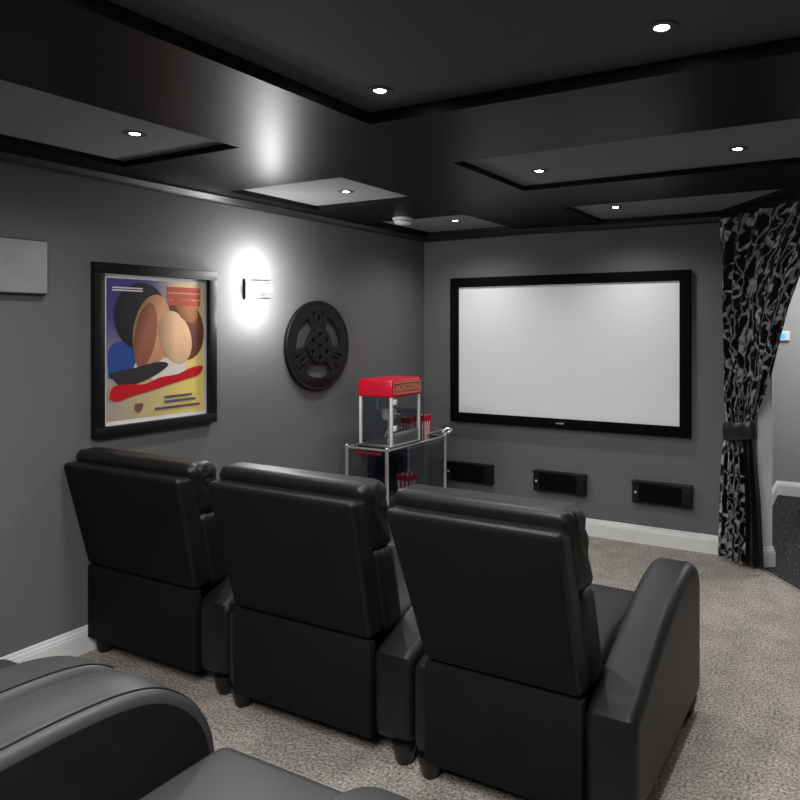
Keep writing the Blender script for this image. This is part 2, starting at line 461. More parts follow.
dl = [((.66, -3.0, ZR), 'round recessed downlight in the grey coffer above the wall poster', P1),
      ((.62, -1.70, ZR), 'round recessed downlight in the square grey coffer above the wall sconce', P1),
      ((.60, -.50, ZR), 'round recessed downlight in the small corner coffer beside the smoke detector', P1*1.1),
      ((1.79, -1.67, ZR), 'round recessed downlight in the long grey coffer, the one nearer its pointed left end', P1*1.1),
      ((2.71, -1.66, ZR), 'round recessed downlight in the long grey coffer, the one nearer the curtain', P1*1.1),
      ((1.79, -.51, ZR), 'dim recessed downlight in the coffer in front of the projection screen wall', P1*1.1),
      ((1.79, -2.92, ZT), 'bright recessed downlight near the inner corner of the big ceiling tray', P1*1.7),
      ((2.73, -2.97, ZT), 'brightest recessed downlight in the big ceiling tray, at the top of the photo', P1*1.5)]
for a in dl: make_downlight(*a)

r = root('smoke_detector', (.44, -.91, ZS), 'white round smoke detector on the black soffit beside the corner coffer', 'smoke detector')
b = bmesh.new(); lathe(b, [(.068, 0), (.068, -.012), (.060, -.016)], 32); obj('mounting_plate', b, satin_white, r)
b = bmesh.new(); lathe(b, [(.056, -.014), (.056, -.022)], 32); obj('sensing_slot', b, black_plastic, r, label='dark slot around the middle')
b = bmesh.new(); lathe(b, [(.060, -.020), (.058, -.034), (.045, -.042), (.0, -.044)], 32); obj('cover', b, satin_white, r)

# ------------------------------------------------------------------ left wall: sconce, reel, poster, speaker
r = root('wall_sconce', (0, -1.80, 1.72), 'lit square wall sconce with chrome plate glowing on the grey left wall', 'wall light')
obj('back_plate', bx(0, .012, -.060, .060, -.060, .060, bev=.003), satin_white, r, label='pale mounting plate')
obj('edge_bar', bx(0, .016, -.066, -.0605, -.060, .060, bev=.001), black_frame, r, label='dark edge bar')
for z in (-.055, .052):
    obj('bracket', bx(.012, .10, -.050, .050, z, z+.004, bev=.001), black_frame, r)
obj('glass_shade', bx(.02, .092, -.045, .045, -.050, .050, bev=.004), glass_clear, r, label='clear glass block shade')
b = bmesh.new(); lathe(b, [(.0, .012), (.015, .014), (.019, .03), (.019, .138), (.015, .148), (0, .150)], 20, Matrix.Rotation(pi/2, 4, 'Y'))
obj('bulb', b, sconce_glow, r, label='glowing white bulb')
for dz, pw in ((.125, 11.5), (-.125, 9.5)):
    L = bpy.data.lights.new('sconce_lamp', 'POINT'); L.energy = pw; L.shadow_soft_size = .035
    o = bpy.data.objects.new('sconce_lamp', L); COL.objects.link(o); o.parent = r; o.location = (.15, 0, dz)

# film reel: disc with three kidney windows, slotted spokes, round hub holes
def arc(cx, cy, r, a0, a1, n): return [(cx+r*cos(a0+(a1-a0)*k/n), cy+r*sin(a0+(a1-a0)*k/n)) for k in range(n+1)]
RR = .295
spl = [arc(0, 0, RR, 0, 2*pi*(1-1/64), 63)]
for a in (150, 30, 270):
    c = radians(a); w = radians(36)
    o_ = arc(0, 0, .205, c-w, c+w, 14); i_ = arc(0, 0, .125, c+w*.80, c-w*.80, 10)
    spl.append(o_+i_)
for a in (90, 210, 330):
    c = radians(a)
    def pt(rad, t, c=c): return (rad*cos(c)-t*sin(c), rad*sin(c)+t*cos(c))
    spl.append([pt(.135, 0), pt(.15, .010), pt(.185, .014), pt(.200, .008), pt(.203, 0), pt(.200, -.008), pt(.185, -.014), pt(.15, -.010)])
    for s in (-1, 1):
        spl.append([pt(.150, s*.036), pt(.20, s*.046), pt(.222, s*.056), pt(.228, s*.044), pt(.218, s*.032), pt(.19, s*.030)])
for k_ in range(6):
    a = radians(60*k_+30); spl.append(arc(.075*cos(a), .075*sin(a), .014, 0, 2*pi*(1-1/12), 11))
spl.append(arc(0, 0, .013, 0, 2*pi*(1-1/12), 11))
r = root('film_reel', (0, -1.268, 1.376), 'large black film reel hung on the left wall between sconce and popcorn machine', 'wall decor')
MW = Matrix(((0, 0, 1, 0), (1, 0, 0, 0), (0, 1, 0, 0), (0, 0, 0, 1)))      # xy -> wall yz, z -> +x
b = curve_fill(spl, .014, .003); b.transform(Matrix.Translation((.026, 0, 0)) @ MW); obj('reel_face', b, reel_m, r)
b = bmesh.new(); lathe(b, [(.270, .010), (RR-.004, .008), (RR, .012), (RR, .030), (RR-.005, .035), (.276, .035), (.270, .032), (.270, .010)], 64, MW, False); obj('rim', b, reel_m, r)
b = curve_fill([arc(0, 0, .112, 0, 2*pi*(1-1/40), 39)]+spl[-7:], .010, .003); b.transform(Matrix.Translation((.037, 0, 0)) @ MW)
obj('hub', b, reel_m, r)
b = bmesh.new(); lathe(b, [(.06, 0), (.06, .024), (.0, .024)], 24, MW); obj('wall_mount', b, reel_m, r)

# framed poster (faceless abstract stand-in print)
py0, py1, pz0, pz1 = -2.768, -2.082, .980, 1.804
pc = Vector((0, (py0+py1)/2, (pz0+pz1)/2))
r = root('framed_poster', pc, 'black framed colourful movie style poster hung on the grey left wall', 'poster')
hw, hh = (py1-py0)/2, (pz1-pz0)/2
b = bmesh.new(); fw = .05
def yz_frame(b, hw, hh, fw, x0, x1, bev):
    for (a0, a1, c0, c1) in ((-hw, hw, hh-fw, hh), (-hw, hw, -hh, -hh+fw), (-hw, -hw+fw, -hh+fw, hh-fw), (hw-fw, hw, -hh+fw, hh-fw)):
        box(b, x0, x1, a0, a1, c0, c1, bev)
yz_frame(b, hw, hh, fw, .004, .040, .004); obj('frame', b, black_frame, r, label='black lacquered frame')
obj('mat_board', bx(.008, .014, -hw+fw-.004, hw-fw+.004, -hh+fw-.004, hh-fw+.004), box_white, r, label='white border')
PW, PH = hw-fw-.020, hh-fw-.020
b = bmesh.new(); cl = b.loops.layers.float_color.new('Col'); lay = [0]
def patch(pts, cols):
    lay[0] += 1
    f = b.faces.new([b.verts.new((.0145+.0002*lay[0], (u*2-1)*PW, (v*2-1)*PH)) for u, v in pts])
    cs = cols if isinstance(cols, list) else [cols]*len(pts)
    for l, c in zip(f.loops, cs): l[cl] = (*lin(c), 1)
def grad(nu, nv, fn):
    lay[0] += 1
    for i in range(nu):
        for j in range(nv):
            q = [(i/nu, j/nv), ((i+1)/nu, j/nv), ((i+1)/nu, (j+1)/nv), (i/nu, (j+1)/nv)]
            f = b.faces.new([b.verts.new((.0145, (u*2-1)*PW, (v*2-1)*PH)) for u, v in q])
            for l, (u, v) in zip(f.loops, q): l[cl] = (*lin(fn(u, v)), 1)
def mixc(a, c, t): t = max(0, min(1, t)); return tuple(a[k]+(c[k]-a[k])*t for k in range(3))
def bg(u, v):
    top = mixc((66, 58, 122), (214, 196, 150), (u-.38)*3.2)
    low = mixc((172, 156, 140), (232, 208, 116), u*1.4-.1)
    return mixc(low, top, (v-.30)*2.2)
grad(14, 18, bg)
def ell(cu, cv, ru, rv, rot, col, n=28):
    c, s = cos(radians(rot)), sin(radians(rot)); asp = PH/PW
    lay[0] += 1; x = .0145+.0002*lay[0]
    def P(t, q=1): return (cu+q*(ru*cos(t)*c-rv*sin(t)*s), cv+q*(ru*cos(t)*s+rv*sin(t)*c)/asp)
    def shade(t, q): k_ = 1.08-.34*q*max(0, -cos(t+.5))-.16*q*max(0, sin(-t)); return tuple(min(255, v*k_) for v in col)
    for q0, q1 in ((0, .5), (.5, .8), (.8, 1)):
        for i in range(n):
            t0, t1 = 2*pi*i/n, 2*pi*(i+1)/n
            q = [(t0, q0), (t0, q1), (t1, q1), (t1, q0)] if q0 else [(t0, 0), (t0, q1), (t1, q1)]
            f = b.faces.new([b.verts.new((x, (P(t, r_)[0]*2-1)*PW, (P(t, r_)[1]*2-1)*PH)) for t, r_ in q])
            for l, (t, r_) in zip(f.loops, q): l[cl] = (*lin(shade(t, r_)), 1)
def blob(pts, col): patch([(p.x, p.y) for p in smooth_path([(*p, 0) for p in pts]+[(*pts[0], 0)], 5)[:-1]], col)
blob([(.02, .30), (.02, .50), (.16, .56), (.34, .48), (.44, .34), (.30, .26)], (44, 74, 142))
blob([(.22, .30), (.34, .50), (.46, .44), (.42, .30)], (214, 208, 204))
blob([(.40, .30), (.50, .40), (.70, .44), (.80, .36), (.72, .26), (.52, .24)], (222, 214, 206))
ell(.78, .64, .22, .30, 12, (108, 62, 44))
ell(.33, .74, .26, .30, -8, (34, 28, 34))
ell(.44, .63, .19, .34, -10, (204, 146, 108))
ell(.37, .60, .11, .30, -10, (150, 92, 70))
ell(.68, .58, .17, .26, 20, (232, 186, 146))
ell(.80, .80, .10, .16, 40, (176, 112, 60))
for v in (.955, .905, .855):
    patch([(.60, v-.034), (.955, v-.034), (.955, v+.006), (.60, v+.006)], (188, 74, 58))
for v in (.93, .912): patch([(.05, v), (.34, v), (.34, v+.010), (.05, v+.010)], (214, 206, 214))
blob([(.02, .34), (.22, .36), (.50, .40), (.60, .37), (.40, .28), (.14, .24)], (52, 48, 50))
blob([(.02, .16), (.06, .24), (.20, .25), (.36, .245), (.52, .285), (.70, .30), (.86, .345), (.985, .35), (.94, .285), (.78, .255), (.60, .225), (.44, .195), (.24, .165), (.10, .135)], (196, 22, 36))
blob([(.26, .105), (.34, .105), (.335, .07), (.30, .04), (.265, .07)], (120, 80, 70))
for u0, u1, v in ((.56, .86, .135), (.56, .90, .10), (.46, .95, .055)):
    patch([(u0, v-.010), (u1, v-.006), (u1, v+.012), (u0, v+.008)], (96, 84, 110))
obj('print', b, print_m, r, False, label='faceless patches of purple, yellow, tan, blue and red')

r = root('wall_speaker', (0, -3.148, 1.757), 'pale grey rectangular speaker on the left wall, cut by the photo edge', 'speaker')
obj('cabinet', rbox(0, .030, -.19, .175, -.118, .118, .010, 3), black_plastic, r)
obj('grille', rbox(.022, .040, -.186, .170, -.114, .114, .008, 3), grey_speaker, r, label='pale grey front grille')

# ------------------------------------------------------------------ back wall: projection screen and low speakers
sx0, sx1, sz0, sz1 = .275, 2.152, .758, 1.884
r = root('projection_screen', ((sx0+sx1)/2, 0, (sz0+sz1)/2), 'wide white projection screen in a black frame on the back wall', 'projection screen')
hw, hh = (sx1-sx0)/2, (sz1-sz0)/2
b = bmesh.new(); fw = .072
for (a0, a1, c0, c1) in ((-hw, hw, hh-fw, hh), (-hw, hw, -hh, -hh+fw), (-hw, -hw+fw, -hh+fw, hh-fw), (hw-fw, hw, -hh+fw, hh-fw)):
    box(b, a0, a1, -.045, -.006, c0, c1, .003)
obj('frame', b, velvet_frame, r, label='black velvet frame')
obj('screen_surface', bx(-hw+fw-.006, hw-fw+.006, -.028, -.020, -hh+fw-.006, hh-fw+.006), screen_m, r, label='plain white screen fabric')
obj('badge', rbox(-.032, .032, -.048, -.044, -hh+.032, -hh+.044, .003, 2), steel, r, label='tiny silver badge')

def low_speaker(x, label):
    r = root('wall_speaker', (x, 0, .363), label, 'speaker', 'three low speakers on the back wall')
    obj('cabinet', bx(-.205, .205, -.050, 0, -.076, .076, bev=.006), black_plastic, r)
    obj('grille', rbox(-.150, .135, -.060, -.046, -.062, .058, .006, 4), velvet_frame, r)
    obj('end_cap', rbox(.138, .203, -.062, -.046, -.074, .052, .006, 2), reel_m, r, label='dull grey end cap')
    obj('end_cap', rbox(-.203, -.153, -.057, -.046, -.074, .074, .006, 2), black_plastic, r)
    obj('top_lip', bx(-.207, .207, -.064, -.046, .066, .078, bev=.003), black_plastic, r)
    b = bmesh.new(); lathe(b, [(0, .003), (.008, .002), (.009, 0)], 12, Matrix.Translation((-.178, -.057, 0)) @ Matrix.Rotation(pi/2, 4, 'X'))
    obj('indicator', b, led, r, label='pale round indicator')
    return r
low_speaker(.445, 'low black wall speaker partly behind the popcorn cart legs')
low_speaker(1.207, 'low black wall speaker centred beneath the projection screen')
low_speaker(1.960, 'low black wall speaker beneath the screen, nearest the curtain')

# ------------------------------------------------------------------ recliners of the front row
def recliner(name, x_out0, x_out1, xs0, xs1, xt0, xt1, yb, lean, zt, label):
    """x_out: outer arms; xs: back shell at the seam; xt: back shell at its top"""
    cx = (x_out0+x_out1)/2
    r = root(name, (cx, yb, 0), label, 'recliner', 'black recliners of the front row')
    s0, s1, t0, t1, o0, o1 = xs0-cx, xs1-cx, xt0-cx, xt1-cx, x_out0-cx, x_out1-cx
    zs = .412
    def skew(inner=0, th=.0):
        def fn(p, u):
            t = (p.z-zs)/(zt-zs)
            xa = s0+(t0-s0)*t+inner; xb = s1+(t1-s1)*t-inner
            x = (xa+xb)/2+(xb-xa)/2*p.x
            return Vector((x, p.y-lean*max(t, -.2)-.025*sin(pi*max(0, min(1, t)))*0, p.z))
        return fn
    def shape(y0, y1, z0, z1, rad, inner, puff=0, gather=False):
        w = ((s1-s0)+(t1-t0))/2-2*inner
        bm = rbox(-w/2, w/2, y0, y1, z0, z1, rad, 10)
        f = skew(inner)
        zc, hz = (z0+z1)/2, (z1-z0)/2
        for v in bm.verts:
            p = v.co.copy(); un = p.x/(w/2); p.x = un
            if puff:
                uz = (p.z-zc)/hz
                if p.y > (y0+y1)/2: p.y += puff*(1-un**4)*(1-uz**4)
            q = f(p, None)
            if gather and abs(un) > .9:
                # leather gathered into pleats round the corner
                ang = math.atan2(p.z-(z1-.06), p.y-(y0+.03)); q.x += (1 if un > 0 else -1)*.004*sin(ang*9)
            v.co = q
        return bm
    sb = shape(0, .085, zs, zt, .024, 0); bmesh.ops.recalc_face_normals(sb, faces=sb.faces[:])
    for f in sb.faces:
        if f.normal.y < -.8: f.material_index = 1
    obj('back_shell', sb, [leather, vinyl_back], r)
    ins = -.008
    obj('lumbar_cushion', shape(.075, .205, zs-.02, .735, .045, ins, .02), leather, r)
    hc = obj('head_cushion', shape(.062, .200, .722, zt+.050, .040, ins, .025, True), leather, r)
    obj('rear_panel', bx(s0, s1, .0, .035, .075, zs-.004, bev=.006), vinyl_back, r)
    # arms
    aw0, aw1 = max(.085, s0-o0+.005), max(.085, o1-s1-.025)
    prof = [(.07, .075), (.045, .077), (.025, .088), (.015, .11), (.012, .14), (.012, .20), (.012, .34), (.020, .375), (.05, .392)]
    prof += [(p.x, p.y) for p in smooth_path([(.08, .402, 0), (.22, .468, 0), (.38, .540, 0), (.54, .592, 0), (.67, .612, 0), (.75, .602, 0), (.805, .568, 0), (.834, .505, 0), (.838, .40, 0)], 4)]
    prof += [(.838, .32), (.838, .24), (.838, .15), (.834, .11), (.822, .088), (.80, .077), (.775, .075)]
    prof = [(y*1.06 if y > .1 else y, z) for y, z in prof]
    for a0, a1 in ((o0, o0+aw0+.03), (o1-aw1-.03, o1)):
        obj('arm', pillow(prof, a0, a1, .036, 6), leather, r)
    i0, i1 = o0+aw0+.031, o1-aw1-.031
    obj('seat_cushion', rbox(i0, i1, .17, .84, .26, .445, .05, 8, lambda p, u: Vector((p.x, p.y, p.z+(.018*(1-u.x**4)*(1-u.y**4) if u.z > 0 else 0)))), leather, r)
    obj('footrest', rbox(i0, i1, .80, .88, .09, .40, .03, 6), leather, r)
    obj('base_frame', bx(i0, i1, .05, .80, .085, .25), vinyl_back, r)
    for fx in (o0+.05, o1-.05):
        for fy in (.055, .83):
            b = bmesh.new(); lathe(b, [(0, 0), (.024, 0), (.031, .012), (.041, .052), (.044, .060), (.044, .078), (0, .078)], 18, Matrix.Translation((fx, fy, 0)))
            obj('foot', b, foot_m, r)
    # piping along the side seam of the back
    for sx in (-1, 1):
        b = bmesh.new(); f = skew(.006); pts = []
        for k_ in range(14):
            z = zs+.04+(zt-.05-zs-.04)*k_/13; pts.append(f(Vector((sx, .078, z)), None))
        tube(b, pts, .004, 6); obj('piping', b, leather, r)
    return r
recliner('recliner', .020, .915, .024, .748, .012, .785, -2.795, .115, .895, 'black leather recliner nearest the left wall, below the framed poster')
recliner('recliner', .955, 1.835, 1.010, 1.678, 1.015, 1.712, -2.830, .140, .925, 'black leather recliner in the middle of the front row of three')
recliner('recliner', 1.855, 2.622, 1.915, 2.465, 1.880, 2.472, -2.850, .180, .942, 'black leather recliner with whole right arm in view, facing the screen')

# ------------------------------------------------------------------ rear row seats with broad padded arms
def theatre_seat(xa0, label, loc_y=-3.515):
    """broad arm spans xa0..xa0+AW, its seat lies to the right; local y=0 at the front of the arm, going back is -y"""
    r = root('theatre_seat', (xa0, loc_y, 0), label, 'recliner', 'wide armed leather seats of the rear row')
    AW, SW = .405, .585
    top = smooth_path([(-1.12, .65, 0), (-.86, .662, 0), (-.62, .672, 0), (-.45, .678, 0), (-.33, .676, 0), (-.24, .666, 0), (-.165, .642, 0), (-.10, .597, 0), (-.05, .538, 0), (-.02, .47, 0), (-.006, .38, 0), (0, .25, 0), (0, .06, 0)], 8)
    n = len(top); S = [0]
    for p, q in zip(top, top[1:]): S.append(S[-1]+(q-p).length)
    def nor(i):
        d = (top[min(i+1, n-1)]-top[max(i-1, 0)]).normalized(); return Vector((-d.y, d.x))
    def height(x, i):
        """padding over the plain arm outline: soft edges, a raised roll and a groove that fade out towards the front"""
        r_ = .042 if x < AW/2 else .028; e = min(x, AW-x); h = 0
        if e < r_: h -= r_-sqrt(max(0, r_*r_-(r_-e)**2))
        f = max(0, min(1, (-.10-top[i].x)/.12)); f = f*f*(3-2*f)
        h += f*(  .008*math.exp(-((x-.175)/.016)**2)-.020*math.exp(-((x-.199)/.009)**2))
        h -= .004*math.exp(-((x-.164)/.006)**2)+.003*math.exp(-((x-(AW-.027))/.006)**2)
        h += .006*sin(pi*max(0, min(1, (x-.205)/.15)))
        return h
    xs = sorted(set([AW*k_/44 for k_ in range(45)]+[.003, .008, .145, .151, .157, .167, .173, .179, .185, .191, .197, .203, .209, AW-.027, AW-.022, AW-.033, AW-.014, AW-.007, AW-.002]))
    bm = bmesh.new(); g = []
    for i in range(n):
        nn = nor(i); row = []
        for x in xs:
            h = height(x, i); row.append(bm.verts.new((x, top[i].x+nn.x*h, max(.05, top[i].y+nn.y*h))))
        g.append(row)
    for A, B in zip(g, g[1:]):
        for k_ in range(len(xs)-1): bm.faces.new((A[k_], A[k_+1], B[k_+1], B[k_]))
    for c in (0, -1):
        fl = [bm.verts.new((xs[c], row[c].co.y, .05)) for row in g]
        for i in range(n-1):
            bm.faces.new((g[i][c], g[i+1][c], fl[i+1], fl[i])).material_index = 1  # arm sides in black: their shade is put into the colour
    bmesh.ops.remove_doubles(bm, verts=bm.verts[:], dist=2e-5)
    bmesh.ops.dissolve_degenerate(bm, edges=bm.edges[:], dist=1e-5)
    for v in bm.verts: v.co.z += .012*min(1, max(0, v.co.z-.06)/.4)
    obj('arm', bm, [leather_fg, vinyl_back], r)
    for px, last in ((.172, -.135), (AW-.027, -.012)):
        pts = []
        for i in range(n):
            if top[i].x > last or top[i].y < .40: break
            nn = nor(i); h = height(px, i)+.001; pts.append((px, top[i].x+nn.x*h, top[i].y+nn.y*h+.012))
        b = bmesh.new(); tube(b, pts, .0032, 6); obj('piping', b, piping_m, r, label='thin black piping')
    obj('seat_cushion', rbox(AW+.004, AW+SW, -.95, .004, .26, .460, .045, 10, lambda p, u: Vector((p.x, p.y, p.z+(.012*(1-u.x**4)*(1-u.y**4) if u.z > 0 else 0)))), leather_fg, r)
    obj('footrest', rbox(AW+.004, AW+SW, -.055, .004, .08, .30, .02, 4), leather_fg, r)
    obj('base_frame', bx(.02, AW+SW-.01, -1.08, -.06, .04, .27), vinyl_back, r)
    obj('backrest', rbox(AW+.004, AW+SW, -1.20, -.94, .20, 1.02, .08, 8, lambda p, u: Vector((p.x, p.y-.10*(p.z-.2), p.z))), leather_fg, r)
    for fx in (.05, AW+SW-.05):
        for fy in (-1.05, -.06):
            b = bmesh.new(); lathe(b, [(0, 0), (.025, 0), (.03, .062), (0, .062)], 14, Matrix.Translation((fx, fy, 0))); obj('foot', b, foot_m, r)
    return r
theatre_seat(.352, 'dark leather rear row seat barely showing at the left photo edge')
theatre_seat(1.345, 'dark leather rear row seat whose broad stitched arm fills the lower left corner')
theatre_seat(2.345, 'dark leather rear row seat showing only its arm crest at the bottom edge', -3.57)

# ------------------------------------------------------------------ popcorn cart, machine, boxes
cx0, cx1, cy0, cy1, zt = .075, .410, -1.045, -.335, .688
r = root('serving_cart', ((cx0+cx1)/2, (cy0+cy1)/2, 0), 'chrome serving cart with smoked glass standing in the corner by the screen', 'cart')
W = lambda name, b, m, **k: obj(name, b, m, r, world=True, **k)
for x in (cx0, cx1):
    for y in (cy0, cy1):
        b = bmesh.new(); tube(b, [(x, y, .055), (x, y, zt+.004)], .0125, 12)
        lathe(b, [(.014, zt+.002), (.016, zt+.010), (.012, zt+.020), (0, zt+.022)], 12, Matrix.Translation((x, y, 0)))
        lg = W('leg', b, chrome)
        b = bmesh.new(); lathe(b, [(.0, -.010), (.022, -.010), (.027, -.006), (.027, .006), (.022, .010), (0, .010)], 16, Matrix.Translation((x, y, .027)) @ Matrix.Rotation(pi/2, 4, 'Y'))
        lathe(b, [(.008, .05), (.016, .052), (.016, .062), (0, .063)], 12, Matrix.Translation((x, y, 0)))
        obj('caster', b, black_plastic, lg, world=True)
b = bmesh.new(); tube(b, [(cx0, cy0, zt), (cx1, cy0, zt), (cx1, cy1, zt), (cx0, cy1, zt)], .008, 8, True); W('top_rail', b, chrome)
b = bmesh.new(); tube(b, [(cx0, -.62, zt+.01), (cx0, -.60, zt+.05), (cx0, cy1-.02, zt+.05), (cx1, cy1-.02, zt+.05), (cx1, -.58, zt+.05), (cx1, -.60, zt+.01)], .006, 8); W('gallery_rail', b, chrome)
b = bmesh.new(); tube(b, smooth_path([(cx1-.03, cy1+.01, zt+.02), (cx1-.02, cy1+.05, zt+.045), (cx1+.02, cy1+.06, zt+.04), (cx1+.03, cy1+.02, zt+.03), (cx1+.005, cy1, zt+.02)], 5), .009, 8); W('push_handle', b, chrome)
W('top_shelf', bx(cx0+.006, cx1-.006, cy0+.006, cy1-.006, zt-.014, zt-.004, bev=.002), glass_dark, label='dark glass top shelf')
W('red_strip', bx(cx0+.05, cx1-.05, cy0+.004, cy0+.016, zt-.038, zt-.020, bev=.002), red_dark, label='dark red strip under the top shelf')  # thin dark red strip along the near end
W('lower_shelf', bx(cx0, cx1, cy0, cy1, .22, .232, bev=.002), glass_dark)
b = bmesh.new(); tube(b, [(cx0, cy0, .226), (cx1, cy0, .226), (cx1, cy1, .226), (cx0, cy1, .226)], .008, 8, True); W('lower_rail', b, chrome)
W('side_panel', bx(cx1-.004, cx1, cy0+.014, cy1-.014, .25, zt-.03), glass_smoke, label='smoked glass side')
W('side_panel', bx(cx0, cx0+.004, cy0+.22, cy1-.014, .25, zt-.03), glass_dark, label='dark smoked glass side')

mx0, mx1, my0, my1, mz0, mz1 = .160, .430, -1.020, -.690, zt+.009, 1.155
r = root('popcorn_machine', ((mx0+mx1)/2, (my0+my1)/2, mz0), 'red topped glass popcorn machine standing on the chrome cart', 'popcorn machine')
zc = 1.036
b = bx(mx0-.006, mx1+.006, my0-.006, my1+.006, mz0, mz0+.022, bev=.006, seg=3); W('base', b, steel, label='silver base tray')
for x in (mx0+.008, mx1-.008):
    for y in (my0+.008, my1-.008):
        W('corner_post', bx(x-.009, x+.009, y-.009, y+.009, mz0+.018, zc+.01, bev=.004), satin_white, label='pale aluminium post')
W('glass_pane', bx(mx0+.019, mx1-.019, my0+.005, my0+.008, mz0+.02, zc), glass_clear)
W('glass_pane', bx(mx1-.008, mx1-.005, my0+.019, my1-.019, mz0+.105, zc), glass_clear)
W('glass_pane', bx(mx0+.005, mx0+.008, my0+.019, my1-.019, mz0+.02, zc), glass_smoke)
W('glass_pane', bx(mx0+.019, mx1-.019, my1-.008, my1-.005, mz0+.02, zc), glass_smoke)
W('front_panel', bx(mx1-.012, mx1-.002, my0+.018, my1-.018, mz0+.020, mz0+.100, bev=.002), steel, label='brushed silver lower front')
for z in (mz0+.115, zc-.05):
    W('hinge', bx(mx1+.002, mx1+.016, my0+.012, my0+.040, z, z+.035, bev=.003), satin_white)
b = bmesh.new(); tube(b, [(mx1-.02, my0-.008, mz0+.03), (mx1-.02, my0-.012, mz0+.07)], .006, 8); W('latch', b, chrome)
# canopy: tall red hood whose top slopes in a little
def hood(p, u):
    if u.z > 0: return Vector((p.x-u.x*.008*u.z, p.y-u.y*.008*u.z, p.z))
    return p
b = rbox(mx0-.010, mx1+.010, my0-.010, my1+.010, zc-.004, mz1, .016, 4, hood)
cn = W('canopy', b, red_m, label='glossy red hood')
b = bx(mx1+.0055, mx1+.0095, my0+.012, my1-.012, zc+.018, mz1-.024, bev=.001); 
sg = obj('sign_plate', b, red_dark, cn, world=True, label='dark red sign plate')
b = bmesh.new(); 
for (y0, y1, z0, z1) in ((my0+.012, my1-.012, mz1-.030, mz1-.024), (my0+.012, my1-.012, zc+.018, zc+.024), (my0+.012, my0+.018, zc+.018, mz1-.024), (my1-.018, my1-.012, zc+.018, mz1-.024)):
    box(b, mx1+.008, mx1+.0108, y0, y1, z0, z1)
obj('sign_border', b, gold_m, cn, world=True, label='thin gold border')
b = text_bm('POPCORN', .056, .0012, 0, .0006); b.transform(Matrix.Translation((mx1+.0108, (my0+my1)/2, (zc+mz1)/2-.003)) @ MW)
obj('lettering', b, gold_m, cn, False, world=True, label='gold letters reading POPCORN')
kx, ky = .29, -.86
b = bmesh.new(); lathe(b, [(0, .865), (.040, .865), (.050, .880), (.050, .940), (.044, .945), (0, .948)], 24, Matrix.Translation((kx, ky, 0))); W('kettle', b, mat('dull_aluminium', (.42, .42, .43), .4, .3))
b = bmesh.new(); tube(b, [(kx, ky, .945), (kx, ky, 1.03)], .007, 8); W('hanger_rod', b, chrome); b = bmesh.new(); tube(b, [(kx-.045, ky, .93), (kx-.10, ky, .93), (kx-.10, ky, 1.03)], .006, 8); W('kettle_arm', b, chrome); b = bmesh.new()
tube(b, [(kx+.05, ky, .91), (kx+.09, ky, .905)], .006, 8); W('kettle_handle', b, chrome)

def popcorn_box(x, y, z, h, w, rz, label):
    r = root('popcorn_box', (x, y, z), label, 'popcorn box', 'striped popcorn boxes', rz)
    b = bmesh.new(); n = 6; wb, wt = w*.38, w*.5
    for side in range(4):
        R_ = Matrix.Rotation(pi/2*side, 4, 'Z')
        for k_ in range(n):
            a0, a1 = -1+2*k_/n, -1+2*(k_+1)/n; am = (a0+a1)/2
            f = b.faces.new([b.verts.new(R_ @ Vector(p)) for p in ((a0*wb, -wb, 0), (a1*wb, -wb, 0), (a1*wt, -wt, h), (am*wt, -wt, h+.010), (a0*wt, -wt, h))])
            f.material_index = k_ % 2
    f = b.faces.new([b.verts.new(p) for p in ((-wb, -wb, 0), (wb, -wb, 0), (wb, wb, 0), (-wb, wb, 0))])
    bmesh.ops.remove_doubles(b, verts=b.verts[:], dist=1e-5)
    obj('carton', b, [box_white, red_m], r, False)
    b = bmesh.new()
    for side in range(4):
        R_ = Matrix.Rotation(pi/2*side, 4, 'Z')
        f = b.faces.new([b.verts.new(R_ @ Vector(p)) for p in ((-wt*.97, -wt*1.01, h-.035), (wt*.97, -wt*1.01, h-.035), (wt*1.03, -wt*1.05, h+.004), (-wt*1.03, -wt*1.05, h+.004))])
    obj('red_band', b, red_m, r, False, label='solid red band round the top')
    return r
deck = zt-.0025
popcorn_box(.268, -.60, deck, .160, .080, .05, 'red and white striped popcorn box seen through the machine glass')
popcorn_box(.357, -.54, deck, .175, .082, -.04, 'red and white striped popcorn box on the cart beside the machine')
popcorn_box(.185, -.50, .2345, .175, .11, .1, 'red and white striped popcorn box on the lower shelf of the cart')

